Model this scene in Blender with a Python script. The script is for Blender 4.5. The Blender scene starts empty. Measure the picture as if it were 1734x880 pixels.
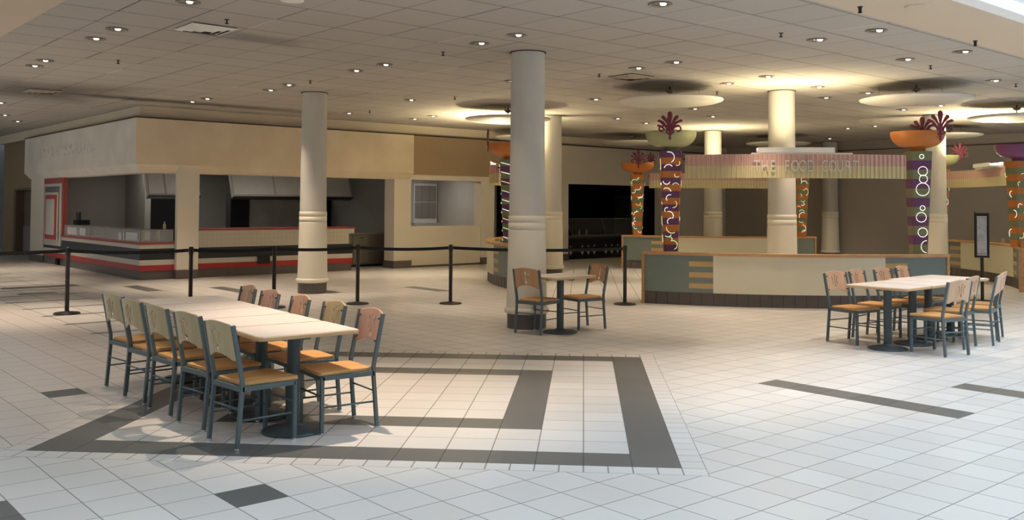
import bpy, bmesh, math, random
from mathutils import Vector, Matrix

random.seed(4)
PI = math.pi
S2 = math.sqrt(2)
T = 0.3048            # floor tile
ZC = 3.686            # ceiling height
C = bpy.context.scene.collection
SC = bpy.context.scene


def mn(m, n):
    """point in the 45-degree frame of the food stalls -> world x, y"""
    return ((m - n) / S2, (m + n) / S2)


# ------------------------------------------------------------------ camera
F_PX, YAW, PITCH, ROLL, CY = 1579.4464, -0.0769, -0.0304, 0.0058, 299.43
cam = bpy.data.cameras.new('camera')
cam.sensor_fit = 'HORIZONTAL'
cam.sensor_width = 36.0
cam.lens = F_PX / 1734 * 36.0
cam.shift_y = (CY - 440.0) / 1734.0
cam.clip_start = 0.05
cam.clip_end = 200
co = bpy.data.objects.new('camera', cam)
C.objects.link(co)
Fw = Vector((math.sin(YAW) * math.cos(PITCH), math.cos(YAW) * math.cos(PITCH), -math.sin(PITCH)))
Rr = Vector((math.cos(YAW), -math.sin(YAW), 0))
Up = Rr.cross(Fw)
R2 = Rr * math.cos(ROLL) + Up * math.sin(ROLL)
U2 = Up * math.cos(ROLL) - Rr * math.sin(ROLL)
M = Matrix((R2, U2, -Fw)).transposed().to_4x4()
M.translation = Vector((-0.0036, -5.9184, 1.6275))
co.matrix_world = M
SC.camera = co

# ------------------------------------------------------------------ world, exposure, big lights
SC.view_settings.view_transform = 'Standard'
SC.view_settings.look = 'None'
SC.view_settings.gamma = 1.0
SC.view_settings.use_curve_mapping = False
SC.view_settings.exposure = 0.42

w = bpy.data.worlds.new('daylight')
SC.world = w
w.use_nodes = True
bgn = w.node_tree.nodes['Background']
bgn.inputs[0].default_value = (0.80, 0.89, 1.0, 1)
bgn.inputs[1].default_value = 0.30

SPOT_W = 104.0
SPOT_COL = (1.0, 0.79, 0.60)
UP_W = 55.0


def area_light(name, loc, sx, sy, power, col, rot=(0, 0, 0), spread=None, parent=None):
    l = bpy.data.lights.new(name, 'AREA')
    l.shape = 'RECTANGLE'
    l.size = sx
    l.size_y = sy
    l.energy = power
    l.color = col
    if spread:
        l.spread = spread
    o = bpy.data.objects.new(name, l)
    C.objects.link(o)
    o.location = loc
    o.rotation_euler = rot
    if parent:
        o.parent = parent
    return o


# skylight panes over the atrium (two legs of an L around the seating area)
x, y = mn(10.0, -3.0)
area_light('skylight_light', (x, y, 8.6), 22.0, 3.4, 1380, (0.72, 0.86, 1.0), (0, 0, PI / 4))
x, y = mn(3.0, -8.5)
area_light('skylight_light', (x, y, 8.6), 20.0, 6.0, 90, (0.80, 0.90, 1.0), (0, 0, PI / 4))
x, y = mn(-4.6, 2.0)
area_light('skylight_light', (x, y, 8.6), 3.0, 8.0, 50, (0.86, 0.95, 0.96), (0, 0, PI / 4))
x, y = mn(-4.2, 17.0)
area_light('skylight_light', (x, y, 8.6), 3.0, 14.0, 900, (0.86, 0.95, 0.96), (0, 0, PI / 4))


# ------------------------------------------------------------------ node helpers
class N:
    """tiny expression wrapper around shader math nodes"""
    def __init__(self, nt, s):
        self.nt, self.s = nt, s

    def _op(self, op, *o, clamp=False):
        n = self.nt.nodes.new('ShaderNodeMath')
        n.operation = op
        n.use_clamp = clamp
        for i, a in enumerate((self,) + o):
            if isinstance(a, N):
                self.nt.links.new(a.s, n.inputs[i])
            else:
                n.inputs[i].default_value = a
        return N(self.nt, n.outputs[0])

    def __add__(self, o): return self._op('ADD', o)
    def __sub__(self, o): return self._op('SUBTRACT', o)
    def __mul__(self, o): return self._op('MULTIPLY', o)
    def __gt__(self, o): return self._op('GREATER_THAN', o)
    def __lt__(self, o): return self._op('LESS_THAN', o)
    def abs(self): return self._op('ABSOLUTE')
    def fract(self): return self._op('FRACT')
    def floor(self): return self._op('FLOOR')
    def max(self, o): return self._op('MAXIMUM', o)
    def min(self, o): return self._op('MINIMUM', o)
    def inv(self): return (self * -1.0) + 1.0
    def between(self, a, b): return (self > a) * (self < b)
    def line(self, hw):                      # 1 on lines at the integers, half-width hw
        return ((self + 0.5).fract() - 0.5).abs() < hw

    def smooth(self, a, b):
        n = self.nt.nodes.new('ShaderNodeMapRange')
        n.interpolation_type = 'SMOOTHSTEP'
        self.nt.links.new(self.s, n.inputs[0])
        n.inputs[1].default_value = a
        n.inputs[2].default_value = b
        return N(self.nt, n.outputs[0])


def mixc(nt, fac, a, b):
    n = nt.nodes.new('ShaderNodeMix')
    n.data_type = 'RGBA'
    nt.links.new(fac.s, n.inputs[0])
    for v, i in ((a, 6), (b, 7)):
        if isinstance(v, tuple):
            n.inputs[i].default_value = v + (1,)
        else:
            nt.links.new(v, n.inputs[i])
    return n.outputs[2]


def new_mat(name, rough=0.6, spec=0.4):
    m = bpy.data.materials.new(name)
    m.use_nodes = True
    nt = m.node_tree
    b = nt.nodes['Principled BSDF']
    b.inputs['Roughness'].default_value = rough
    b.inputs['Specular IOR Level'].default_value = spec
    return m, nt, b


def obj_xyz(nt):
    tc = nt.nodes.new('ShaderNodeTexCoord')
    sp = nt.nodes.new('ShaderNodeSeparateXYZ')
    nt.links.new(tc.outputs['Object'], sp.inputs[0])
    return tc, [N(nt, sp.outputs[i]) for i in range(3)]


def noise(nt, vec, scale, detail=3.0, rough=0.5):
    n = nt.nodes.new('ShaderNodeTexNoise')
    n.inputs['Scale'].default_value = scale
    n.inputs['Detail'].default_value = detail
    n.inputs['Roughness'].default_value = rough
    if vec is not None:
        nt.links.new(vec, n.inputs['Vector'])
    return N(nt, n.outputs[0])


def mat(name, col, rough=0.6, metal=0.0, var=0.06, scale=6.0, spec=0.4, emit=None, es=0.0):
    m, nt, b = new_mat(name, rough, spec)
    b.inputs['Metallic'].default_value = metal
    tc, _ = obj_xyz(nt)
    f = noise(nt, tc.outputs['Object'], scale)
    lo = tuple(c * (1 - var) for c in col)
    hi = tuple(min(1, c * (1 + var)) for c in col)
    nt.links.new(mixc(nt, f, lo, hi), b.inputs['Base Color'])
    if emit:
        b.inputs['Emission Color'].default_value = emit + (1,)
        b.inputs['Emission Strength'].default_value = es
    return m


def wood_mat(name, a, b_, scale=14.0, axis=0, rough=0.45):
    m, nt, b = new_mat(name, rough, 0.4)
    tc = nt.nodes.new('ShaderNodeTexCoord')
    mp = nt.nodes.new('ShaderNodeMapping')
    s = [scale, scale, scale]
    s[axis] = scale * 0.1
    mp.inputs['Scale'].default_value = s
    nt.links.new(tc.outputs['Object'], mp.inputs[0])
    f = noise(nt, mp.outputs[0], 1.6, 5, 0.6)
    nt.links.new(mixc(nt, f.smooth(0.3, 0.7), a, b_), b.inputs['Base Color'])
    return m


def glass_mat(name, col=(0.85, 0.9, 0.9)):
    m, nt, b = new_mat(name, 0.05, 0.5)
    b.inputs['Base Color'].default_value = col + (1,)
    b.inputs['Alpha'].default_value = 0.18
    return m


# ------------------------------------------------------------------ mesh helpers
class MB:
    def __init__(self):
        self.v, self.f, self.sm = [], [], []

    def add(self, vs, fs, smooth=False):
        o = len(self.v)
        self.v += [tuple(p) for p in vs]
        self.f += [tuple(i + o for i in f) for f in fs]
        self.sm += [smooth] * len(fs)
        return self

    def box(self, x0, y0, z0, x1, y1, z1, m=None):
        vs = [Vector(p) for p in ((x0, y0, z0), (x1, y0, z0), (x1, y1, z0), (x0, y1, z0),
                                  (x0, y0, z1), (x1, y0, z1), (x1, y1, z1), (x0, y1, z1))]
        if m is not None:
            vs = [m @ p for p in vs]
        return self.add(vs, [(0, 3, 2, 1), (4, 5, 6, 7), (0, 1, 5, 4), (1, 2, 6, 5), (2, 3, 7, 6), (3, 0, 4, 7)])

    def prism(self, pts, z0, z1, m=None):
        n = len(pts)
        vs = [Vector((p[0], p[1], z0)) for p in pts] + [Vector((p[0], p[1], z1)) for p in pts]
        if m is not None:
            vs = [m @ p for p in vs]
        fs = [tuple(range(n - 1, -1, -1)), tuple(range(n, 2 * n))]
        fs += [(i, (i + 1) % n, n + (i + 1) % n, n + i) for i in range(n)]
        return self.add(vs, fs)

    def lathe(self, prof, seg=32, m=None, smooth=True, caps=True, a0=0.0):
        vs, fs = [], []
        k = len(prof)
        for i in range(seg):
            a = a0 + 2 * PI * i / seg
            for r, z in prof:
                p = Vector((r * math.cos(a), r * math.sin(a), z))
                vs.append(m @ p if m is not None else p)
        for i in range(seg):
            j = (i + 1) % seg
            for q in range(k - 1):
                fs.append((i * k + q, j * k + q, j * k + q + 1, i * k + q + 1))
        self.add(vs, fs, smooth)
        if caps:
            if prof[0][0] > 1e-5:
                self.add([vs[i * k] for i in range(seg)], [tuple(range(seg - 1, -1, -1))])
            if prof[-1][0] > 1e-5:
                self.add([vs[i * k + k - 1] for i in range(seg)], [tuple(range(seg))])
        return self

    def tube(self, path, r, seg=8, closed=False, flat=1.0, sq=False, up=(0, 0, 1)):
        path = [Vector(p) for p in path]
        n = len(path)
        rr = r if isinstance(r, (list, tuple)) else [r] * n
        vs, fs = [], []
        for i, p in enumerate(path):
            if closed:
                t = path[(i + 1) % n] - path[i - 1]
            else:
                t = path[min(i + 1, n - 1)] - path[max(i - 1, 0)]
            t.normalize()
            u = Vector(up)
            if abs(t.dot(u)) > 0.97:
                u = Vector((1, 0, 0)) if abs(t.x) < 0.9 else Vector((0, 1, 0))
            s = t.cross(u).normalized()
            u = s.cross(t).normalized()
            for k in range(seg):
                a = 2 * PI * k / seg + (PI / 4 if sq else 0)
                q = S2 if sq else 1.0
                vs.append(p + s * (math.cos(a) * rr[i] * q) + u * (math.sin(a) * rr[i] * q * flat))
        for i in range(n if closed else n - 1):
            j = (i + 1) % n
            for k in range(seg):
                l = (k + 1) % seg
                fs.append((i * seg + k, j * seg + k, j * seg + l, i * seg + l))
        if not closed:
            fs.append(tuple(range(seg)))
            fs.append(tuple((n - 1) * seg + k for k in range(seg - 1, -1, -1)))
        return self.add(vs, fs, not sq)

    def build(self, name, m, parent=None, bevel=0.0, loc=None, rotz=0.0):
        me = bpy.data.meshes.new(name)
        me.from_pydata(self.v, [], self.f)
        me.polygons.foreach_set('use_smooth', self.sm)
        me.materials.append(m)
        bm = bmesh.new()
        bm.from_mesh(me)
        bmesh.ops.recalc_face_normals(bm, faces=bm.faces)
        bm.to_mesh(me)
        bm.free()
        me.update()
        o = bpy.data.objects.new(name, me)
        C.objects.link(o)
        if parent:
            o.parent = parent
        if loc:
            o.location = loc
            o.rotation_euler = (0, 0, rotz)
        if bevel:
            b = o.modifiers.new('bevel', 'BEVEL')
            b.width = bevel
            b.segments = 2
            b.limit_method = 'ANGLE'
        return o


def tag(o, label, cat, group=None):
    o['label'] = label
    o['category'] = cat
    if group:
        o['group'] = group
    return o


def thing(name, label, cat, loc=(0, 0, 0), rotz=0.0, group=None):
    o = bpy.data.objects.new(name, None)
    o.empty_display_size = 0.1
    C.objects.link(o)
    o.location = loc
    o.rotation_euler = (0, 0, rotz)
    return tag(o, label, cat, group)


def struct(name, mb, m, label, parent=None):
    o = mb.build(name, m, parent)
    o['kind'] = 'structure'
    o['label'] = label
    o['category'] = name.split('_')[0]
    return o


def copy_tree(o, parent=None):
    c = o.copy()
    C.objects.link(c)
    if parent:
        c.parent = parent
    for ch in [q for q in bpy.data.objects if q.parent == o]:
        copy_tree(ch, c)
    return c


def mnmat(m0=0.0, n0=0.0, z=0.0):
    """matrix whose local x runs along +m, local y along +n"""
    x, y = mn(m0, n0)
    return Matrix.Translation((x, y, z)) @ Matrix.Rotation(PI / 4, 4, 'Z')


MN = mnmat()   # box(m0, n0, z0, m1, n1, z1, MN)

# ------------------------------------------------------------------ materials
M_WALL = mat('cream_wall_paint', (0.70, 0.61, 0.47), 0.75, var=0.05, scale=1.5)
M_WALL2 = mat('pale_wall_paint', (0.75, 0.69, 0.58), 0.75, var=0.05, scale=1.5)
M_TAN = mat('tan_wall_paint', (0.37, 0.27, 0.165), 0.8, var=0.05, scale=1.5)
M_TAUPE = mat('taupe_wall_paint', (0.46, 0.41, 0.35), 0.85, var=0.05, scale=1.2)
M_BEIGE = mat('beige_bulkhead_paint', (0.60, 0.50, 0.38), 0.8, var=0.03, scale=1)
M_BASE = mat('dark_base_tile', (0.125, 0.108, 0.098), 0.4, var=0.15, scale=9)
M_LINE = mat('dark_reveal', (0.07, 0.045, 0.03), 0.8)
M_COLW = mat('column_grey_paint', (0.60, 0.58, 0.52), 0.55, var=0.03)
M_COLC = mat('column_cream_paint', (0.82, 0.77, 0.63), 0.45, var=0.03)
M_STEEL = mat('blue_grey_steel', (0.115, 0.150, 0.158), 0.45, metal=0.2, var=0.06)
M_STEEL2 = mat('dark_blue_grey_steel', (0.068, 0.092, 0.102), 0.42, metal=0.2, var=0.08)
M_CHROME = mat('chrome_glide', (0.7, 0.7, 0.7), 0.25, metal=1.0)
M_BLACK = mat('black_satin', (0.015, 0.014, 0.014), 0.4)
M_BELT = mat('black_webbing', (0.012, 0.012, 0.012), 0.8)
M_SEAT = wood_mat('oak_seat', (0.55, 0.29, 0.10), (0.70, 0.40, 0.16), 20, 1)
M_BACKW = wood_mat('maple_backrest', (0.58, 0.36, 0.22), (0.66, 0.43, 0.28), 12, 2, 0.35)
M_VEN_Y = wood_mat('daylit_yellow_maple', (0.50, 0.40, 0.22), (0.58, 0.47, 0.28), 12, 2, 0.35)  # maple with the yellow cast of reflected daylight mixed into its colour
M_VEN_P = wood_mat('pink_maple', (0.56, 0.34, 0.25), (0.64, 0.41, 0.31), 12, 2, 0.35)
M_VEN_O = wood_mat('amber_maple', (0.55, 0.31, 0.16), (0.62, 0.37, 0.20), 12, 2, 0.35)
M_LAM = mat('pale_laminate', (0.74, 0.695, 0.665), 0.35, var=0.03, scale=30)
M_EDGE = wood_mat('oak_edge', (0.55, 0.36, 0.18), (0.66, 0.45, 0.25), 16, 0)
M_TEAL = mat('blue_green_laminate', (0.20, 0.245, 0.225), 0.5, var=0.04)
M_CREAM = mat('cream_laminate', (0.74, 0.70, 0.54), 0.5, var=0.03, scale=2)
M_BAR = mat('tan_laminate', (0.55, 0.38, 0.17), 0.5, var=0.04)
M_WTRIM = wood_mat('oak_trim', (0.50, 0.27, 0.12), (0.60, 0.36, 0.18), 10, 0)
M_RED = mat('red_tile', (0.42, 0.035, 0.035), 0.4, var=0.08)
M_REDD = mat('red_paint', (0.36, 0.07, 0.06), 0.5, var=0.08)
M_WHT = mat('white_tile', (0.58, 0.55, 0.48), 0.35, var=0.05)
M_BLKT = mat('black_tile', (0.022, 0.026, 0.026), 0.35, var=0.2)
M_PURP = mat('purple_paint', (0.135, 0.045, 0.125), 0.5)
M_ORNG = mat('orange_paint', (0.50, 0.17, 0.035), 0.5)
M_OLIV = mat('olive_green_paint', (0.19, 0.20, 0.10), 0.5)
M_OLIVB = mat('pale_olive_paint', (0.36, 0.37, 0.19), 0.5)
M_MAUVE = mat('plum_finial_paint', (0.17, 0.025, 0.055), 0.5)
M_PLUM = mat('plum_purple_paint', (0.21, 0.07, 0.17), 0.5)
M_PINK = mat('faded_pink', (0.60, 0.34, 0.30), 0.6)
M_YEL = mat('faded_yellow', (0.62, 0.54, 0.28), 0.6)
M_NEON = mat('white_neon_tube', (0.9, 0.9, 0.8), 0.3, emit=(0.95, 0.95, 0.85), es=0.75)
M_NEONY = mat('yellow_neon_tube', (0.9, 0.85, 0.4), 0.3, emit=(1.0, 0.85, 0.35), es=0.55)
M_NEONG = mat('green_neon_tube', (0.6, 0.9, 0.5), 0.3, emit=(0.60, 1.0, 0.50), es=0.55)
M_SAUC = mat('white_plaster_disk', (0.58, 0.55, 0.49), 0.6, var=0.02)
M_GREY = mat('grey_panel', (0.26, 0.255, 0.24), 0.6)
M_GREYL = mat('light_grey_panel', (0.50, 0.49, 0.46), 0.6)
M_DARK = mat('dark_interior_paint', (0.035, 0.035, 0.037), 0.8)
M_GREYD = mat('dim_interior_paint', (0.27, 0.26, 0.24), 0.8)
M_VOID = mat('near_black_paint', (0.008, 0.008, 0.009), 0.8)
M_PAPER = mat('white_paper', (0.75, 0.75, 0.76), 0.7)
M_WHITE = mat('white_enamel', (0.8, 0.78, 0.72), 0.4)
M_GLASS = glass_mat('clear_glass')
M_GLASS2 = glass_mat('dim_glass', (0.5, 0.5, 0.5))
M_GLASS2.node_tree.nodes['Principled BSDF'].inputs['Alpha'].default_value = 0.06
M_LAMP = mat('lamp_bulb', (0.9, 0.9, 0.9), 0.3, emit=(1.0, 0.93, 0.82), es=2.2)
M_REFL = mat('lamp_reflector', (0.45, 0.43, 0.40), 0.25, metal=0.8)
M_RING = mat('lamp_ring', (0.30, 0.25, 0.20), 0.5)
M_LETTER = mat('pale_letter', (0.62, 0.60, 0.55), 0.5)


def floor_material():
    m, nt, b = new_mat('tile_floor', 0.32, 0.45)
    tc, (x, y, z) = obj_xyz(nt)
    u, v = x * (1 / T), y * (1 / T)
    A = (u + v) * (1 / S2) - 0.398
    B = (v - u) * (1 / S2) + 0.011
    r1, r2 = (u + 5.0).abs(), (v - 7.0).abs()
    r = r1.max(r2)
    inside = r < 7.5
    dark = r.between(6.0, 7.0).max(r.between(3.0, 4.0))
    # grout inside the square: single tiles, half tiles on the outer strip
    gu = u.line(0.014).max((u * 2.0).line(0.03) * (r2 > 7.0))
    gv = (v.line(0.011) * dark.inv()).max((v * 2.0).line(0.02) * (r1 > 7.0) * (r2 < 7.5))
    gin = gu.max(gv).max(r.between(7.485, 7.52))
    # axis-aligned court between the round low walls
    court = x.between(-1.35, 8.6) * y.between(9.95, 18.2)
    gc = (u - 0.2).line(0.018).max(v.line(0.008))
    # diagonal field
    gout = A.line(0.012).max(B.line(0.012))
    boxes = [(-7, -6, 2, 3), (-7, -6, 14, 15), (-11, -10, -1, 5), (10, 11, -3, 3), (14, 15, -7, -1), (6, 7, 43.6, 48.3),
             (10, 11, 39.5, 44.2), (14, 15, 36, 40), (-0.5, 1.6, 45.8, 46.8), (-0.5, 4, 50, 51.6), (20, 21, 33, 37)]
    dk = None
    for a0, a1, b0, b1 in boxes:
        q = A.between(a0, a1) * B.between(b0, b1)
        dk = q if dk is None else dk.max(q)
    # striped walkway at the far left
    way = A.between(-2.27, 3.0) * (B > 22.0)
    st = (((B - 26.5) * (1 / 3.72)).line(0.05)) * way
    dk = dk.max(st)
    gout = gout * way.inv()
    gout = gout.max((A * 0.5).line(0.012) * way)
    # tile tone
    wn = nt.nodes.new('ShaderNodeTexWhiteNoise')
    wn.noise_dimensions = '2D'
    cb = nt.nodes.new('ShaderNodeCombineXYZ')
    iu = (u.floor() * inside) + (A.floor() * inside.inv())
    iv = (v.floor() * inside) + (B.floor() * inside.inv())
    nt.links.new(iu.s, cb.inputs[0])
    nt.links.new(iv.s, cb.inputs[1])
    nt.links.new(cb.outputs[0], wn.inputs['Vector'])
    tone = N(nt, wn.outputs[0])
    base = mixc(nt, tone, (0.66, 0.635, 0.60), (0.73, 0.71, 0.675))
    warm_lit = (A < -2.27) * (B > 9.0)  # pinkish warm light on the left floor, painted into the tile colour
    base = mixc(nt, warm_lit * 0.5, base, (0.70, 0.59, 0.51))
    dirt = noise(nt, tc.outputs['Object'], 0.9, 4)
    base = mixc(nt, dirt.smooth(0.45, 0.8) * 0.25, base, (0.55, 0.51, 0.46))
    D = (dark * inside).max(dk * inside.inv() * court.inv())
    darkc = mixc(nt, tone, (0.125, 0.13, 0.125), (0.145, 0.148, 0.143))
    base = mixc(nt, D, base, darkc)
    G = (gin * inside).max(gc * court).max(gout * inside.inv() * court.inv())
    col = mixc(nt, G * 0.72, base, (0.075, 0.068, 0.06))
    nt.links.new(col, b.inputs['Base Color'])
    nt.links.new((G * 0.4 + 0.30).s, b.inputs['Roughness'])
    return m


def ceiling_material():
    m, nt, b = new_mat('ceiling_tiles', 0.9, 0.15)
    tc, (x, y, z) = obj_xyz(nt)
    P = 0.7386
    mm, nn = (x + y) * (1 / S2), (y - x) * (1 / S2)
    A = (mm - 4.24) * (1 / P)
    B = (nn - 3.1834) * (1 / P)
    wn = nt.nodes.new('ShaderNodeTexWhiteNoise')
    wn.noise_dimensions = '2D'
    cb = nt.nodes.new('ShaderNodeCombineXYZ')
    nt.links.new((A + 0.5).floor().s, cb.inputs[0])
    nt.links.new(B.floor().s, cb.inputs[1])
    nt.links.new(cb.outputs[0], wn.inputs['Vector'])
    hA = N(nt, wn.outputs[0])
    lineA = A.line(0.013) * ((hA * 0.9) + 0.1)
    dots = (mm * (1 / 0.031)).fract() > 0.45
    lineB = B.line(0.019) * ((dots * 0.8) + 0.15)
    base = mixc(nt, noise(nt, tc.outputs['Object'], 60, 2), (0.43, 0.405, 0.365), (0.49, 0.46, 0.415))
    wn2 = nt.nodes.new('ShaderNodeTexWhiteNoise')
    wn2.noise_dimensions = '2D'
    cb2 = nt.nodes.new('ShaderNodeCombineXYZ')
    nt.links.new(A.floor().s, cb2.inputs[0])
    nt.links.new(B.floor().s, cb2.inputs[1])
    nt.links.new(cb2.outputs[0], wn2.inputs['Vector'])
    base = mixc(nt, N(nt, wn2.outputs[0]) * 0.22, base, (0.36, 0.32, 0.275))
    base = mixc(nt, (hA < 0.12) * A.line(0.011), base, (0.75, 0.68, 0.58))
    base = mixc(nt, lineA.max(lineB) * 0.85, base, (0.08, 0.06, 0.045))
    # soot streaks blown out of the air vents
    wob = noise(nt, tc.outputs['Object'], 2.2, 3) - 0.5
    s1 = ((nn + (wob * 0.5)) - 14.62).abs().smooth(0.5, 0.03) * mm.smooth(-1.0, 0.6) * mm.smooth(8.0, 3.0)
    s2 = (((mm - 0.3).abs().max((nn - 14.6).abs() * 0.8)) + (wob * 0.5)).smooth(1.9, 0.2)
    s3 = (((mm - 7.3).abs().max((nn - 6.0).abs())) + (wob * 0.4)).smooth(0.9, 0.1)
    s4 = (((mm - 1.0).abs() * 0.55).max((nn - 6.7).abs()) + (wob * 0.3)).smooth(0.45, 0.05) * 0.5
    soot = s1.max(s2 * 0.85).max(s3 * 0.6).max(s4)
    base = mixc(nt, soot * 0.8, base, (0.06, 0.045, 0.035))
    nt.links.new(base, b.inputs['Base Color'])
    return m


# ------------------------------------------------------------------ setting
MNBOX = (-30, -34, 40, 34)
fl = MB().box(-45, -30, -0.1, 45, 50, 0.0)
struct('floor', fl, floor_material(), 'pale square floor tiles with charcoal bands')

CM0, CN0, CM1, CN1 = -1.53, 0.86, 30.0, 33.0
ce = MB().box(CM0, CN0, ZC, CM1, CN1, ZC + 0.12, MN)
struct('ceiling', ce, ceiling_material(), 'drop ceiling of large beige tiles set diagonally')
# beige bulkheads that border the ceiling towards the atrium
be = MB().box(CM0 - 0.95, CN0 - 0.93, ZC - 0.02, CM1, CN0 - 0.001, ZC + 0.12, MN)
be.box(CM0 - 0.95, CN0, ZC - 0.02, CM0 - 0.001, CN1, ZC + 0.12, MN)
struct('trim_1', be, M_BEIGE, 'flat beige bulkhead bordering the tiled ceiling')
lip = MB().box(CM0 - 1.13, CN0 - 1.11, ZC - 0.02, CM1, CN0 - 0.931, ZC + 0.10, MN)
lip.box(CM0 - 1.13, CN0 - 0.93, ZC - 0.02, CM0 - 0.951, CN1, ZC + 0.10, MN)
struct('trim_2', lip, mat('white_cornice', (0.9, 0.9, 0.9), 0.6), 'white cornice on the atrium edge of the bulkhead')


def stucco():
    m, nt, b = new_mat('pale_stucco', 0.9, 0.1)
    tc, _ = obj_xyz(nt)
    f = noise(nt, tc.outputs['Object'], 9, 5, 0.7)
    nt.links.new(mixc(nt, f.smooth(0.35, 0.65), (0.45, 0.42, 0.41), (0.66, 0.63, 0.61)), b.inputs['Base Color'])
    return m


M_STUC = stucco()
at = MB().box(CM0 - 0.95, CN0 - 0.95, ZC + 0.12, CM1, CN0 - 0.75, 8.6, MN)
at.box(CM0 - 0.95, CN0 - 0.75, ZC + 0.12, CM0 - 0.75, CN1, 8.6, MN)
struct('wall_atrium', at, M_STUC, 'pale rough stucco wall above the bulkhead')
fa = MB().box(-16, -14, 0, 30, -13.7, 8.6, MN).box(-16, -13.7, 0, -15.7, 33, 8.6, MN)
struct('wall_near', fa, M_STUC, 'atrium wall behind the viewpoint')

# right and back outer walls of the seating area
M0, N0 = 2.69, 15.9       # stall wall planes
MB_ = 22.95
bw = MB().box(MB_, -13.5, 0, MB_ + 0.2, 16.2, ZC, MN)
struct('wall_back', bw, M_TAUPE, 'plain taupe wall at the back of the court')
bt = MB().box(MB_ - 0.03, -2, 3.40, MB_, 16.2, 3.425, MN)
struct('trim_3', bt, M_LINE, 'thin dark reveal near the top of the taupe wall')

# stall wall, right-hand run (plane n = N0)
d = 0.18                   # fascia projection
hw = 2.28                  # header underside
W = MB()
W.box(9.06, N0, 0.19, 9.58, N0 + 0.45, hw, MN)            # pier between openings
W.box(9.58, N0 + 0.02, 0.05, 11.90, N0 + 0.16, 1.07, MN)  # pony wall
W.box(11.90, N0, 0.19, 12.35, N0 + 0.3, hw, MN)
W.box(14.75, N0, 0.19, 15.25, N0 + 0.3, hw, MN)
W.box(12.34, N0 + 0.02, 0.0, 12.40, N0 + 0.3, hw, MN)
W.box(19.50, N0, 0.0, MB_ + 0.2, N0 + 0.3, hw, MN)
W.box(M0, N0, hw, MB_ + 0.2, N0 + 0.35, ZC, MN)
W.box(M0, N0 + 0.36, hw, M0 + 0.35, 24.85, ZC, MN)
W.box(M0, 23.48, 0.19, M0 + 0.35, 24.85, hw, MN)
struct('wall_left', W, M_WALL2, 'cream stall wall with piers and headers over the openings')
Wb = MB()
for a, b_ in ((9.04, 9.60), (11.90, 12.36), (14.73, 15.27)):
    Wb.box(a, N0 - 0.015, 0, b_, N0 + 0.46, 0.19, MN)
Wb.box(M0 - 0.015, 23.46, 0, M0 + 0.36, 24.87, 0.19, MN)
Wb.box(9.60, N0 + 0.05, 0, 11.9, N0 + 0.15, 0.05, MN)
struct('baseboard_left', Wb, M_BASE, 'dark tile base along the stall piers')
# fascia boards with a sloping underside
FB = 2.45
fz = MB()
pro = [(N0 + 0.001, hw + 0.01), (N0 - 0.02, hw + 0.01), (N0 - d, FB), (N0 - d, 3.42), (N0 + 0.001, 3.42)]
# left run: profile in m ; mitred corner
L = []
for (q, z) in pro:
    off = N0 - q
    L.append(((M0 - off, N0 - off), z))
def strip(mb, ring_a, ring_b):
    vs = [Vector((*mn(*p), z)) for p, z in ring_a] + [Vector((*mn(*p), z)) for p, z in ring_b]
    n = len(ring_a)
    fs = [(i, i + 1, n + i + 1, n + i) for i in range(n - 1)]
    fs += [tuple(range(n)), tuple(range(n, 2 * n))]
    mb.add(vs, fs)
fl_ = MB()
strip(fl_, L, [((M0 - (N0 - q), 24.87), z) for q, z in pro])
fr_ = MB()
strip(fr_, L, [((9.53, q), z) for q, z in pro])


def fascia_mat(name, a, b_, stain):
    m, nt, b = new_mat(name, 0.75, 0.2)
    tc, (x, y, z) = obj_xyz(nt)
    f = noise(nt, tc.outputs['Object'], 1.3, 4)
    c = mixc(nt, f.smooth(0.3, 0.75), a, b_)
    if stain:   # ghost marks where a removed sign hung
        nn = (y - x) * (1 / S2)
        g = noise(nt, tc.outputs['Object'], 7.0, 5, 0.75)
        k = g.smooth(0.50, 0.62) * z.smooth(2.78, 2.86) * z.smooth(3.12, 3.04) * nn.smooth(18.2, 18.7) * nn.smooth(23.4, 22.9)
        c = mixc(nt, k * 0.6, c, (0.30, 0.27, 0.24))
    nt.links.new(c, b.inputs['Base Color'])
    return m


struct('wall_fascia_left', fl_, fascia_mat('daylit_fascia', (0.68, 0.65, 0.58), (0.78, 0.75, 0.68), True),  # whiter than the right run: daylight mixed into the paint colour
       'pale fascia with ghost marks of a removed sign')
struct('wall_fascia_right', fr_, fascia_mat('cream_fascia', (0.72, 0.61, 0.44), (0.80, 0.70, 0.53), False),
       'cream fascia over the striped counter')
ft = MB()
strip(ft, [((9.55, q), z) for q, z in pro][0:5], [((MB_, q + 0.12), z) for q, z in pro])
fr2 = MB().box(9.55, N0 - 0.012, FB - 0.04, 14.0, N0 - 0.001, 3.42, MN)
struct('wall_fascia_tan', fr2, M_TAN, 'plain tan band of wall right of the cream fascia')
rv = MB().box(M0 - d - 0.02, N0 - d - 0.02, 3.42, MB_, N0 - d + 0.02, 3.445, MN)  # thin dark strip along the fascia top
rv.box(M0 - d - 0.02, N0 - d, 3.42, M0 - d + 0.02, 24.87, 3.445, MN)
rv.box(M0 - d, N0 - d, 3.425, MB_, N0, 3.44, MN)
struct('trim_4', rv, M_LINE, 'dark trim line on top of the fascia')
cn = MB().box(M0 - 0.06, N0 - 0.06, 3.445, MB_, N0, ZC, MN).box(M0 - 0.06, N0, 3.445, M0, 29.5, ZC, MN)
struct('trim_5', cn, M_WALL, 'cream cornice band under the ceiling')

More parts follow.
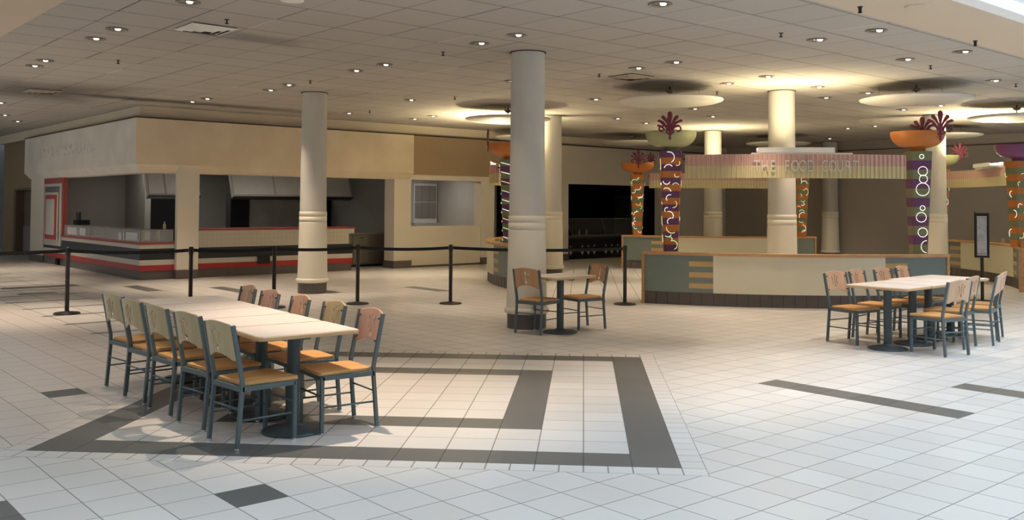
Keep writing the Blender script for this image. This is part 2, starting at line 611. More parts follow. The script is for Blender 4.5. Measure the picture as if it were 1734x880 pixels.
# far left: tan wall with a recessed door, pale corridor wall beyond
lw = MB().box(3.1, 24.9, 0, 3.4, 26.55, ZC, MN).box(3.1, 28.35, 0, 3.4, 30.1, ZC, MN)
lw.box(3.1, 26.55, 2.0, 3.4, 28.35, ZC, MN)
struct('wall_far_left', lw, M_TAN, 'tan wall at the far left with a recessed door')
dr = MB().box(3.3, 26.6, 0.9, 3.36, 28.3, 1.98, MN)
struct('door_1', dr, mat('brown_door', (0.20, 0.15, 0.11), 0.6), 'brown door in the far left recess')
dk_ = MB().box(3.28, 26.62, 0.05, 3.299, 28.28, 0.9, MN)
o_ = dk_.build('door_kick_panel', M_GREY, bpy.data.objects['door_1'])
dfm = MB().box(3.06, 28.22, 0, 3.3, 28.5, 2.05, MN).box(3.06, 26.4, 2.0, 3.3, 28.22, 2.06, MN)
struct('trim_6', dfm, mat('brown_frame', (0.16, 0.11, 0.07), 0.6), 'brown door frame at the far left')
cw = MB().box(-14.0, 33.5, 0, 30.0, 33.8, 8.6, MN).box(3.4, 29.9, 0, 8.0, 30.1, ZC, MN)
struct('wall_corridor', cw, mat('pale_blue_wall', (0.5, 0.54, 0.58), 0.8), 'pale wall seen down the far left corridor')

# ------------------------------------------------------------------ stall interiors
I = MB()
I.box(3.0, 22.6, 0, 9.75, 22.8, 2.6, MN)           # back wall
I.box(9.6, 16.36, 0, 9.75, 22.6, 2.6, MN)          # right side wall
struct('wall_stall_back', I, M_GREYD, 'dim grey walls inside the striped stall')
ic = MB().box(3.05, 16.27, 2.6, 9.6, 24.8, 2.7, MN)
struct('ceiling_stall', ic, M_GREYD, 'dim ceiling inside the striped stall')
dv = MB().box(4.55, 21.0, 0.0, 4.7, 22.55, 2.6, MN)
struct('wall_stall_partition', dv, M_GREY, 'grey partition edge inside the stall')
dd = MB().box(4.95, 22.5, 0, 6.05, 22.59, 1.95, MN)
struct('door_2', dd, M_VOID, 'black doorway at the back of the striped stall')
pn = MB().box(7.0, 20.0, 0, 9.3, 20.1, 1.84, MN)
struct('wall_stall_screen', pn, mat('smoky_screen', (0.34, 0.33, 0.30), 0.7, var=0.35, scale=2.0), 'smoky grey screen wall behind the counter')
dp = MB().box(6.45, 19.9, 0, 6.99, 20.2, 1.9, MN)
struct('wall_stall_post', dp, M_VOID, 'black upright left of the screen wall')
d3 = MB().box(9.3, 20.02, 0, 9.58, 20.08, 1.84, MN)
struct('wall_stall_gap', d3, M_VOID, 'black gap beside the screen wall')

x, y = mn(5.0, 20.6)  # unseen fill lights added to brighten the stall and booth interiors
area_light('stall_fill_light', (x, y, 2.58), 2.4, 1.0, 24, (1.0, 0.92, 0.82), (0, 0, PI / 4))
x, y = mn(5.8, 17.3)
area_light('stall_fill_light', (x, y, 2.58), 3.0, 0.3, 9, (1.0, 0.92, 0.82), (0, 0, PI / 4))
x, y = mn(11.0, 17.3)
area_light('stall_fill_light', (x, y, 2.58), 1.4, 0.6, 9, (1.0, 0.92, 0.82), (0, 0, PI / 4))
# second stall (white pony wall): grey room
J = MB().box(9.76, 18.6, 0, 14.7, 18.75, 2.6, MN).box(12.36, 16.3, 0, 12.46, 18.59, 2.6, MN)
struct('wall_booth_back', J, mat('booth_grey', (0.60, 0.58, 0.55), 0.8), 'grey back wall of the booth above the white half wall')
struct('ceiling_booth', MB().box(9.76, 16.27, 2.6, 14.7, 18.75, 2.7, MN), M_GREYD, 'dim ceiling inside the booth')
bx = MB().box(9.80, 18.45, 1.85, 10.85, 18.598, 2.5, MN)
tag(bx.build('wall_cupboard', mat('brown_board', (0.16, 0.11, 0.07), 0.7)), 'brown board high on the back wall of the grey booth', 'board')

# far dark stall
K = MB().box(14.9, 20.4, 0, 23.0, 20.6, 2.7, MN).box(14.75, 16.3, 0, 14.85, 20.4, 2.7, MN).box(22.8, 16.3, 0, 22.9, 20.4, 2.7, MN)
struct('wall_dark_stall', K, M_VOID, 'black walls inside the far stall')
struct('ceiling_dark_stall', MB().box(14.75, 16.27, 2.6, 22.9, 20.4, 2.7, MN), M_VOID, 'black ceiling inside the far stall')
# floor of the dark stall stays dark
# window-like shuttered cabinet in the booth
win = thing('shuttered_cabinet', 'white six-pane shuttered cabinet on the booth wall above the white half wall', 'cabinet', (*mn(12.18, 18.42), 1.1), PI / 4)
MB().box(-0.78, 0.0, 0.0, 0.05, 0.16, 1.15).build('cabinet_body', mat('cabinet_grey', (0.72, 0.72, 0.72), 0.6), win)
for i in range(3):
    for j in range(2):
        x0 = -0.74 + i * 0.255
        z0 = 0.14 + j * 0.49
        p = MB().box(x0, -0.02, z0, x0 + 0.24, -0.001, z0 + 0.46).build('shutter_pane', M_GREY, win)
MB().box(-0.82, -0.10, -0.08, 0.09, 0.16, 0.0).build('sill', M_GREYL, win)


# ------------------------------------------------------------------ columns
def make_column(x, y, label):
    t = thing('round_column', label, 'column', (x, y, 0), 0, 'round cream and grey columns')
    MB().lathe([(0.262, 0.0), (0.262, 0.195)], 16, smooth=False).build('tile_base', M_BASE, t)
    MB().lathe([(0.272, 0.195), (0.292, 0.205), (0.300, 0.235), (0.292, 0.265), (0.276, 0.275)], 48).build('collar', M_COLC, t)
    pr = [(0.272, 0.275), (0.258, 0.9), (0.252, 1.285)]
    for z in (1.295, 1.395):
        pr += [(0.252, z), (0.243, z + 0.004), (0.243, z + 0.012), (0.252, z + 0.016)]
    pr += [(0.252, 1.48), (0.244, 1.49)]
    MB().lathe(pr, 48).build('lower_shaft', M_COLC, t)
    MB().lathe([(0.242, 1.49), (0.233, 2.4), (0.226, ZC - 0.001)], 48).build('upper_shaft', M_COLW, t)
    MB().lathe([(0.2262, ZC - 0.012), (0.245, ZC - 0.012), (0.245, ZC - 0.001), (0.2262, ZC - 0.001)], 48, caps=False).build('ceiling_ring', M_LINE, t)
    return t


for x, y, l in ((-0.76, 6.58, 'large round column nearest the camera, behind the two-chair table'),
                (-4.98, 10.97, 'round column standing alone in front of the striped food counter'),
                (-0.74, 15.4, 'round column half hidden just right behind the nearest column'),
                (3.5, 10.95, 'round column lit from above rising behind the long low wall and striped canopy'),
                (3.5, 19.8, 'distant round column seen beside the tall purple and orange totem'),
                (7.75, 24.2, 'faintest round column against the taupe back wall'),
                (7.75, 15.4, 'round column right behind the purple and green totem')):
    make_column(x, y, l)


# ------------------------------------------------------------------ striped counter
def ubox(mb, m0, n0, z0, m1, n1, z1):
    mb.box(m0, n0, z0, m1, n1, z1, MN)


ct = thing('striped_counter', 'long food counter with red, white and black tile stripes turning the corner', 'counter', (*mn(M0, N0), 0), PI / 4)
# local frame: x along m from the corner, y along n from the corner
def band(name, z0, z1, m_, out=0.0):
    mb = MB()
    mb.box(-out, -out, z0, 1.22, 0.65, z1)                 # low part right of the corner
    mb.box(-out, 0.65, z0, 0.65, 7.55, z1)                 # left run
    return mb.build(name, m_, ct)
band('tile_base', 0.0, 0.19, M_BASE, -0.02)
band('red_band', 0.19, 0.31, M_RED)
band('white_band', 0.31, 0.42, M_WHT)
band('black_band', 0.42, 0.66, M_BLKT)
band('upper_white_band', 0.66, 0.745, M_WHT)
band('red_edge', 0.745, 0.79, M_REDD, 0.015)
def band2(name, z0, z1, m_, out=0.0, x1=5.16):
    return MB().box(1.22, -out, z0, x1, 0.7, z1).build(name, m_, ct)
band2('tile_base', 0.0, 0.19, M_BASE, -0.02, 5.14)
band2('red_band', 0.19, 0.31, M_RED)
band2('white_band', 0.31, 0.42, M_WHT)
band2('black_band', 0.42, 0.66, M_BLKT)


def tiled_white():
    m, nt, b = new_mat('white_small_tiles', 0.35, 0.4)
    tc, (x, y, z) = obj_xyz(nt)
    g = (x * (1 / 0.105)).line(0.02).max((z * (1 / 0.105)).line(0.02))
    nt.links.new(mixc(nt, g * 0.45, (0.58, 0.54, 0.44), (0.22, 0.2, 0.16)), b.inputs['Base Color'])
    return m


MB().box(1.22, 0.0, 0.66, 5.05, 0.7, 1.03).build('tiled_front', tiled_white(), ct)
MB().box(1.20, -0.03, 1.03, 5.22, 0.75, 1.07).build('red_counter_top', M_REDD, ct)
MB().box(5.02, -0.01, 0.92, 5.2, 0.72, 1.03).build('end_block', M_WHT, ct)
MB().box(-0.03, 6.0, 0.02, -0.021 + 0.02, 6.25, 0.17).build('base_vent', M_VOID, ct)
MB().box(2.65, -0.03, 0.25, 2.95, -0.001, 0.45).build('vent_box', M_BLACK, ct)

# front pillar in front of the counter
pl = thing('cream_pillar', 'square cream pillar interrupting the striped counter', 'pillar', (*mn(3.42, N0 - 0.14), 0), PI / 4)
MB().box(0, 0, 0.19, 0.48, 0.13, 2.435).build('pillar_shaft', M_WALL2, pl, 0.006)
MB().box(-0.01, -0.01, 0.0, 0.49, 0.13, 0.19).build('tile_base', M_BASE, pl)

# menu board panel left of the counter
mp = thing('framed_menu_board', 'tall red, white and grey framed menu panel left of the glass case', 'menu board', (*mn(M0, 21.64), 0), PI / 4)
MB().box(0.0, 0.0, 0.80, 0.1, 1.84, hw - 0.001).build('red_surround', M_REDD, mp)
MB().box(-0.02, 0.10, 0.50, -0.001, 1.72, 2.13).build('white_frame', M_WHT, mp)
MB().box(-0.035, 0.28, 0.80, -0.021, 1.60, 2.05).build('grey_frame', mat('slate_grey', (0.13, 0.14, 0.14), 0.5), mp)
MB().box(-0.045, 0.30, 0.62, -0.036, 1.56, 1.90).build('inner_white', M_WHT, mp)
MB().box(-0.060, 0.42, 0.66, -0.046, 1.48, 1.83).build('red_frame', M_RED, mp)
MB().box(-0.070, 0.56, 0.78, -0.061, 1.36, 1.72).build('menu_sheet', M_GREYL, mp)


# glass display case on the counter
gc = thing('glass_display_case', 'low glass display case along the corner of the striped counter', 'display case', (*mn(M0, N0), 0.79), PI / 4)
fr = MB()
zs = 0.27
for q in (0.02, 1.15, 2.3, 3.4, 4.5, 5.55):
    fr.box(0.0, q, 0.0, 0.02, q + 0.03, zs).box(0.40, q, 0.0, 0.42, q + 0.03, zs)
for q in (0.35, 0.68):
    fr.box(q, 0.0, 0.0, q + 0.025, 0.02, zs)
fr.box(0.0, 0.0, zs - 0.02, 0.02, 5.58, zs).box(0.0, 0.0, 0.0, 0.02, 5.58, 0.02)
fr.box(0.02, 0.0, zs - 0.02, 0.71, 0.02, zs).box(0.02, 0.0, 0.0, 0.71, 0.02, 0.02)
fr.box(0.40, 0.02, zs - 0.02, 0.42, 5.58, zs)
fr.build('case_frame', mat('dull_aluminium', (0.32, 0.31, 0.27), 0.5, metal=0.3), gc)
MB().box(0.006, 0.05, 0.02, 0.012, 5.55, zs - 0.02).box(0.03, 0.006, 0.02, 0.68, 0.012, zs - 0.02).build('glass_pane', M_GLASS, gc)
MB().box(0.02, 0.02, zs, 0.42, 5.58, zs + 0.008).box(0.42, 0.02, zs, 0.71, 0.42, zs + 0.008).build('glass_top', M_GLASS, gc)
pp = MB()
for q, ww, h in ((0.35, 0.7, 0.20), (1.2, 0.35, 0.18)):
    pp.box(0.05, q, 0.001, 0.06, q + ww, h)
for q, ww in ((4.0, 0.45), (4.6, 0.9)):
    pp.box(0.05, q, 0.03, 0.06, q + ww, 0.22)
pp.build('paper_sheets', M_PAPER, gc)
bt_ = thing('squeeze_bottle', 'small yellowish bottle standing on the glass display case', 'bottle', (*mn(M0 + 0.62, N0 + 0.3), 0.79 + zs + 0.009))
MB().lathe([(0.03, 0), (0.03, 0.10), (0.012, 0.12), (0.012, 0.14)], 12).build('bottle_body', mat('yellow_plastic', (0.65, 0.65, 0.35), 0.4), bt_)
MB().lathe([(0.014, 0.14), (0.014, 0.16)], 12).build('cap', M_WHITE, bt_)
rg = thing('cash_register', 'dark point-of-sale box behind the glass display case', 'register', (*mn(M0 + 0.15, N0 + 5.0), 0.79 + zs + 0.009), PI / 4)
MB().box(0, 0, 0, 0.3, 0.35, 0.12).build('register_body', M_VOID, rg)
MB().box(0.05, 0.05, 0.12, 0.1, 0.32, 0.32).build('screen', M_BLACK, rg)

# slanted menu lightboxes over the back of the stall
def lightbox(m0, m1, n0, label, mm_, nf):
    t = thing('menu_lightbox', label, 'menu board', (*mn(m0, n0), 1.82), PI / 4)
    wd = m1 - m0
    rot = Matrix.Rotation(math.radians(-20), 4, 'X')
    MB().box(0, 0.0, 0, wd, 0.14, 0.66, rot).build('casing', M_GREYL, t)
    for i in range(nf):
        a = 0.03 + i * (wd - 0.03) / nf
        MB().box(a, -0.012, 0.05, a + (wd - 0.03) / nf - 0.05, -0.001, 0.62, rot).build('menu_face', mm_, t)
    MB().box(0, -0.02, -0.03, wd, 0.16, -0.001, rot).build('lower_rail', M_BLACK, t)
    return t


lightbox(3.9, 5.2, 18.9, 'slanted white menu lightboxes left of the dark gap in the stall', mat('pale_menu_face', (0.80, 0.80, 0.78), 0.6), 3)
lightbox(5.95, 9.45, 18.6, 'long slanted pale menu lightbox above the counter behind the round column', mat('dim_menu_face', (0.72, 0.70, 0.64), 0.6), 3)
# steel cabinet right of counter
cb_ = thing('steel_cabinet', 'low grey steel cabinet standing right of the striped counter end', 'cabinet', (*mn(7.95, 16.95), 0), PI / 4)
MB().box(0, 0, 0.06, 1.5, 0.6, 0.85).build('cabinet_body', mat('dull_steel', (0.18, 0.165, 0.14), 0.5, metal=0.2), cb_)
for i in range(2):
    dq = MB().box(0.04 + i * 0.5, -0.015, 0.10, 0.5 + i * 0.5, -0.001, 0.81).build('cabinet_door', mat('dull_steel_door', (0.21, 0.195, 0.165), 0.5), cb_)
    MB().box(0.25 + i * 0.5, -0.03, 0.74, 0.33 + i * 0.5, -0.016, 0.76).build('handle', M_BLACK, dq)
MB().box(-0.01, -0.02, 0.85, 1.51, 0.61, 0.88).build('cabinet_top', M_GREY, cb_)
MB().box(0.03, 0.03, 0, 1.47, 0.57, 0.06).build('plinth', M_BLACK, cb_)

# dark salad bar in the far stall
sb = thing('dark_serving_counter', 'black serving counter with white triangle trim and glass guard in the far stall', 'counter', (*mn(15.35, 16.15), 0), PI / 4)
MB().box(0, 0, 0, 4.0, 0.7, 0.62).build('counter_body', M_VOID, sb)
MB().box(0, -0.03, 0.66, 4.0, 0.75, 0.70).build('counter_shelf', mat('dark_brown_top', (0.06, 0.045, 0.035), 0.4), sb)
MB().box(0, 0.02, 0.62, 4.0, 0.7, 0.66).build('counter_rim', M_BLACK, sb)
tz = MB()
for i, q in enumerate((0.24, 0.74, 1.0, 1.26, 1.78, 2.05, 2.32)):
    tz.add([(q - 0.11, -0.004, 0.30), (q + 0.11, -0.004, 0.30), (q, -0.004, 0.12),
            (q - 0.11, 0.0, 0.30), (q + 0.11, 0.0, 0.30), (q, 0.0, 0.12)],
           [(0, 2, 1), (3, 4, 5), (0, 1, 4, 3), (1, 2, 5, 4), (2, 0, 3, 5)])
    tz.add([(q - 0.04, -0.004, 0.37), (q + 0.04, -0.004, 0.37), (q, -0.004, 0.43),
            (q - 0.04, 0.0, 0.37), (q + 0.04, 0.0, 0.37), (q, 0.0, 0.43)],
           [(0, 2, 1), (3, 4, 5), (0, 1, 4, 3), (1, 2, 5, 4), (2, 0, 3, 5)])
tz.build('triangle_trim', mat('pale_tile', (0.42, 0.40, 0.36), 0.5), sb)
gg = MB()
gg.box(0.15, 0.1, 1.22, 3.3, 0.12, 1.24).box(0.30, 0.0, 0.70, 3.5, 0.02, 0.72)
gg.tube([(0.15, 0.11, 1.23), (0.32, 0.01, 0.72)], 0.01).tube([(3.3, 0.11, 1.23), (3.5, 0.01, 0.72)], 0.01).tube([(1.7, 0.11, 1.23), (1.8, 0.01, 0.72)], 0.008)
gg.build('guard_frame', mat('dim_metal', (0.14, 0.13, 0.12), 0.4), sb)
MB().add([(0.15, 0.11, 1.22), (3.3, 0.11, 1.22), (3.5, 0.012, 0.72), (0.32, 0.012, 0.72),
          (0.15, 0.115, 1.22), (3.3, 0.115, 1.22), (3.5, 0.018, 0.72), (0.32, 0.018, 0.72)],
         [(0, 1, 2, 3), (7, 6, 5, 4), (0, 4, 5, 1), (1, 5, 6, 2), (2, 6, 7, 3), (3, 7, 4, 0)]).build('guard_glass', M_GLASS2, sb)
fg = thing('drinks_machine', 'dark drinks machine behind the low wall in the far stall', 'machine', (*mn(20.0, 16.95), 0), PI / 4)
MB().box(-0.9, 0, 0, 0.0, 0.7, 2.0).build('machine_body', mat('charcoal', (0.035, 0.035, 0.035), 0.5), fg)
MB().box(-0.7, -0.02, 1.05, -0.35, -0.001, 1.35).build('dispenser_bay', M_VOID, fg)
MB().box(-0.6, -0.02, 1.5, -0.4, -0.001, 1.58).build('control_panel', M_GREYD, fg)
for i, q in enumerate((1.1, 1.42)):
    k = tag(MB().lathe([(0.03, 0), (0.03, 0.12), (0.015, 0.16), (0.015, 0.19)], 10).build('bottle', mat('dim_plastic', (0.2, 0.2, 0.19), 0.4)),
            'small pale bottle standing behind the serving counter guard, %s of the pair' % ('left' if i == 0 else 'right'), 'bottle', 'bottles in the far stall')
    x_, y_ = mn(15.35 + q, 16.15 + 0.5)
    k.location = (x_, y_, 0.703)


# ------------------------------------------------------------------ low curved walls, canopies, totems
RA = 6.2


def arc_pt(u, off=0.0):
    """point on the arc: u along the chord, off towards the inside"""
    th = math.asin(u / RA)
    return ((RA - off) * math.sin(th), RA - (RA - off) * math.cos(th))


def arc_slab(mb, u0, u1, o0, o1, z0, z1, seg=None):
    n = seg or max(1, int(abs(u1 - u0) / 0.18))
    pts = [arc_pt(u0 + (u1 - u0) * i / n, o0) for i in range(n + 1)]
    pts += [arc_pt(u1 + (u0 - u1) * i / n, o1) for i in range(n + 1)]
    k = n + 1
    vs = [(p[0], p[1], z0) for p in pts] + [(p[0], p[1], z1) for p in pts]
    t = 2 * k
    fs = []
    for i in range(n):
        a, b, c, d_ = i, i + 1, t - 2 - i, t - 1 - i
        fs += [(a, b, c, d_), (a + t, d_ + t, c + t, b + t), (a, a + t, b + t, b), (d_, c, c + t, d_ + t)]
    fs += [(0, t - 1, 2 * t - 1, t), (n, n + t, n + 1 + t, n + 1)]
    mb.add(vs, fs)
    return mb


def low_wall(M_, rot, label, knobs=False):
    t = thing('low_wall', label, 'low wall', (*M_, 0), rot, 'curved low walls around the food court')
    th_ = 0.14
    E_ = 2.46
    MBb = MB()
    arc_slab(MBb, -E_, E_, 0.02, th_ - 0.02, 0.0, 0.21)
    MBb.build('tile_base', M_BASE, t)
    arc_slab(MB(), -E_, E_, 0.006, th_ - 0.006, 0.21, 0.82).build('teal_panel', M_TEAL, t)
    arc_slab(MB(), -1.37, 1.37, 0.0, th_, 0.21, 0.82).build('cream_panel', M_CREAM, t)
    bb = MB()
    for s in (-1, 1):
        for z in (0.28, 0.46, 0.64):
            a, b = sorted((s * 1.37, s * 1.75))
            arc_slab(bb, a, b, 0.002, th_ - 0.002, z, z + 0.085)
    bb.build('tan_bars', M_BAR, t)
    wt = MB()
    arc_slab(wt, -E_ - 0.04, E_ + 0.04, -0.03, th_ + 0.03, 0.82, 0.865)
    wt.build('wood_cap', M_WTRIM, t)
    for s in (-1, 1):
        a, b = sorted((s * E_, s * (E_ + 0.045)))
        arc_slab(MB(), a, b, -0.015, th_ + 0.015, 0.0, 0.82, 1).build('end_post', M_WTRIM, t)
    gl = MB()
    n = 27
    for i in range(1, n):
        u = -E_ + 2 * E_ * i / n
        arc_slab(gl, u - 0.003, u + 0.003, 0.017, th_ - 0.017, 0.0, 0.21, 1)
    gl.build('tile_joints', mat('base_joint', (0.04, 0.036, 0.034), 0.8), t)
    if knobs:
        for u in (-2.3, -0.4):
            p = arc_pt(u, 0.07)
            ring = [(p[0] + 0.05 * math.cos(a), p[1], 0.915 + 0.05 * math.sin(a)) for a in [2 * PI * i / 14 for i in range(14)]]
            MB().tube(ring, 0.014, 6, closed=True, up=(0, 1, 0)).build('ring_handle', M_WTRIM, t)
    return t


def ribbed(name, c, wob):
    m, nt, b = new_mat(name, 0.6, 0.3)
    tc, (x, y, z) = obj_xyz(nt)
    g = (x * (1 / 0.075)).fract().between(0.28, 0.72)
    dk = tuple(k * wob for k in c)
    nt.links.new(mixc(nt, g, c, dk), b.inputs['Base Color'])
    return m


M_RPINK = ribbed('ribbed_pink', (0.70, 0.47, 0.41), 0.72)
M_RPINK.node_tree.nodes['Principled BSDF'].inputs['Roughness'].default_value = 0.6
M_RYEL = ribbed('ribbed_yellow', (0.70, 0.62, 0.38), 0.80)


def canopy(M_, rot, label, text=None, up=1.0, lamp=(0.0, 0.6)):
    t = thing('canopy_sign', label, 'canopy sign', (*M_, 0), rot, 'striped canopy bands between the totems')
    E_ = 1.79
    arc_slab(MB(), -E_, E_, 0.02, 0.10, 2.30, 2.49).build('pink_band', M_RPINK, t)
    arc_slab(MB(), -E_, E_, 0.02, 0.10, 2.10, 2.30).build('yellow_band', M_RYEL, t)
    rb = MB()
    n = 48
    for i in range(n + 1):
        u = -E_ + 2 * E_ * i / n
        arc_slab(rb, u - 0.009, u + 0.009, 0.008, 0.02, 2.10, 2.30, 1)
    rb.build('yellow_ribs', M_YEL, t)
    rb = MB()
    for i in range(n + 1):
        u = -E_ + 2 * E_ * i / n
        arc_slab(rb, u - 0.009, u + 0.009, 0.008, 0.02, 2.30, 2.485, 1)
    rb.build('pink_ribs', M_PINK, t)
    c, hw_ = lamp
    tr = MB()
    arc_slab(tr, c - hw_, c + hw_, 0.05, 0.30, 2.515, 2.545)
    arc_slab(tr, c - hw_, c + hw_, 0.03, 0.05, 2.515, 2.60)
    arc_slab(tr, c - hw_, c + hw_, 0.30, 0.32, 2.515, 2.60)
    arc_slab(tr, c - hw_ - 0.1, c + hw_ + 0.3, 0.04, 0.14, 2.49, 2.514)
    tr.build('uplight_trough', M_WHITE, t)
    for s in (-1, 1):   # rods tying the canopy to the totems
        MB().tube([(*arc_pt(s * (E_ - 0.02), 0.06), 2.42), (*arc_pt(s * (E_ + 0.06), 0.12), 2.42)], 0.012).build('bracket', M_BLACK, t)
    if text:
        m_letter = M_LETTER
        u = -0.66
        for ch in text:
            if ch == ' ':
                u += 0.10
                continue
            cu = bpy.data.curves.new('letter', 'FONT')
            cu.body = ch
            cu.size = 0.27
            cu.extrude = 0.004
            cu.align_x = 'CENTER'
            tmp = bpy.data.objects.new('tmp', cu)
            me = bpy.data.meshes.new_from_object(tmp)
            bpy.data.objects.remove(tmp)
            me.materials.append(m_letter)
            o = bpy.data.objects.new('letter', me)
            C.objects.link(o)
            o.parent = t
            px, py = arc_pt(u, -0.004)
            o.location = (px, py, 2.205)
            o.rotation_euler = (PI / 2, 0, math.asin(u / RA))
            o.scale = (0.62, 1, 1)
            u += 0.126
    lx, ly = arc_pt(c, 0.17)
    area_light('uplight', (lx, ly, 2.56), hw_ * 2, 0.16, UP_W * up, (1.0, 0.83, 0.50), (PI, 0, 0), parent=t)
    return t


def finial(parent, loc, rotz, s=1.0):
    """plum palmette: upright blade, four side blades, two scrolls; flat, in the local xz plane"""
    mb = MB()
    th_ = 0.35

    def blade(pts, rr):
        mb.tube([(p[0] * s, 0, p[1] * s) for p in pts], [q * s * 1.35 for q in rr], 8, flat=1.0, up=(0, 1, 0))
    blade([(0, -0.16), (0, -0.05), (0, 0.08), (0, 0.17), (0, 0.215), (0, 0.235)], [0.012, 0.010, 0.013, 0.027, 0.024, 0.006])
    for sx in (-1, 1):
        blade([(0.005 * sx, -0.02), (0.03 * sx, 0.06), (0.065 * sx, 0.12), (0.10 * sx, 0.16), (0.115 * sx, 0.17)], [0.009, 0.010, 0.016, 0.020, 0.006])
        blade([(0.005 * sx, -0.05), (0.05 * sx, 0.03), (0.10 * sx, 0.085), (0.155 * sx, 0.105), (0.175 * sx, 0.10)], [0.008, 0.009, 0.013, 0.015, 0.005])
        sc = [(0.01 * sx, -0.08)]
        for k in range(15):
            a = PI * 1.25 - k * PI * 0.135
            r_ = 0.062 - k * 0.0026
            sc.append(((0.105 + r_ * math.cos(a) * 1.15) * sx, -0.015 + r_ * math.sin(a)))
        blade(sc, [0.0085] * len(sc))
    o = mb.build('finial', M_MAUVE, parent)
    o.location = loc
    o.rotation_euler = (0, 0, rotz)
    o.scale = (1, 0.5, 1)
    return o


def totem(x, y, rot, label, c1, c2, bowl_m, fins, squig='arc', w0=0.115, w1=0.182, z0=0.866, z1=2.56, nb=14, s=1.0):
    t = thing('totem', label, 'totem', (x, y, 0), rot, 'striped totems with bowls')
    H_ = z1 - z0

    def wid(z):
        return w0 + (w1 - w0) * (z - z0) / H_

    def ring(z):
        k = wid(z)
        c = k * 0.16
        return [(-k + c, -k), (k - c, -k), (k, -k + c), (k, k - c), (k - c, k), (-k + c, k), (-k, k - c), (-k, -k + c)]
    vs, fs, mi = [], [], []
    for i in range(nb + 1):
        z = z0 + H_ * i / nb
        vs += [(p[0], p[1], z) for p in ring(z)]
    for i in range(nb):
        for q in range(8):
            fs.append((8 * i + q, 8 * i + (q + 1) % 8, 8 * i + 8 + (q + 1) % 8, 8 * i + 8 + q))
            mi.append(i % 2)
    fs += [tuple(range(7, -1, -1)), tuple(range(8 * nb, 8 * nb + 8))]
    mi += [0, (nb - 1) % 2]
    sh_ = MB().add(vs, fs).build('striped_shaft', c1, t)
    sh_.data.materials.append(c2)
    sh_.data.polygons.foreach_set('material_index', mi)
    MB().lathe([(0.12 * s, z1), (0.12 * s, z1 + 0.05), (0.16 * s, z1 + 0.07)], 24).build('neck', M_OLIV if bowl_m is M_OLIVB else bowl_m, t)
    br = 0.43 * s
    zb = z1 + 0.06
    prof = [(0.02, zb), (br * 0.38, zb + 0.01)]
    for k in range(1, 9):
        a = k / 8 * PI / 2
        prof.append((br * (0.38 + 0.62 * math.sin(a)), zb + 0.01 + 0.24 * s * (1 - math.cos(a))))
    rim = prof[-1][1]
    prof += [(br, rim + 0.02), (br - 0.02, rim + 0.02)]
    for k in range(7, -1, -1):
        a = k / 8 * PI / 2
        prof.append(((br - 0.03) * (0.38 + 0.62 * math.sin(a)), zb + 0.04 + 0.22 * s * (1 - math.cos(a))))
    prof.append((0.02, zb + 0.04))
    MB().lathe(prof, 48, caps=False).build('bowl', bowl_m, t)
    for fin in fins:
        fa, fs_ = fin[:2]
        r_ = br + 0.012
        finial(t, (r_ * math.cos(fa), r_ * math.sin(fa), rim + 0.05), fin[2] if len(fin) > 2 else fa + PI / 2, fs_ * s * 1.25)
    # neon squiggles on the faces
    rnd = random.Random(int(abs(x * 100) + abs(y * 10)))
    NM = (M_NEON, M_NEONY, M_NEONG)

    def neon(k, pts, r_, closed=False):
        MB().tube(pts, r_, 5, closed=closed).build('neon_tube', NM[k], t)

    def surf(u, z, face):
        k = wid(z) + 0.005
        return ((u, -k, z), (k, u, z), (-k, -u, z), (-u, k, z))[face]
    if squig == 'line':
        for face in (0, 2):
            for i in range(9):
                z = z0 + H_ * (i + 0.45) / 9
                k = wid(z)
                neon((0, 2, 1, 0)[i % 4], [surf(-k * 0.9, z + 0.04, face), surf(k * 0.9, z - 0.04, face)], 0.006)
    elif squig == 'ring':
        for face, lst in ((0, [(0.0, 2.47, 0.035), (0.02, 2.23, 0.075), (0.03, 2.10, 0.065), (0.02, 1.93, 0.105), (0.02, 1.62, 0.04), (0.0, 1.47, 0.08), (0.025, 1.22, 0.075)]),
                          (1, [(0.0, 2.40, 0.05), (0.02, 2.15, 0.09), (0.0, 1.7, 0.09), (0.0, 1.2, 0.08)])):
            for (u0, zc, r_) in lst:
                pts = [surf(u0 + r_ * math.cos(a), zc + r_ * math.sin(a), face) for a in [2 * PI * i / 20 for i in range(20)]]
                neon(0 if face == 0 else 2, pts, 0.0055, True)
        neon(0, [surf(0.09 + 0.09 * math.cos(a), 0.985 + 0.10 * math.sin(a), 0) for a in [PI * (0.5 + 1.0 * i / 10) for i in range(11)]], 0.0055)
    else:
        for face in (0, 1, 2):
            cnt = int(nb * (1.1 if face == 0 else 0.35))
            for i in range(cnt):
                z = z0 + 0.06 + (H_ - 0.12) * (i + 0.5) / cnt
                k = wid(z)
                r_ = rnd.choice((0.04, 0.05, 0.06, 0.075, 0.095))
                u0 = rnd.uniform(-k * 0.9 + r_ * 0.7, k * 0.9 - r_ * 0.7)
                a0 = rnd.uniform(0, 2 * PI)
                sw = rnd.uniform(0.6, 1.1) * PI
                pts = []
                for q in range(9):
                    a = a0 + sw * q / 8
                    uu = max(-k * 0.90, min(k * 0.90, u0 + r_ * math.cos(a)))
                    pts.append(surf(uu, min(z1 - 0.02, max(z0 + 0.02, z + r_ * math.sin(a))), face))
                neon(rnd.choice((0, 0, 1, 2)), pts, 0.0055)
    return t


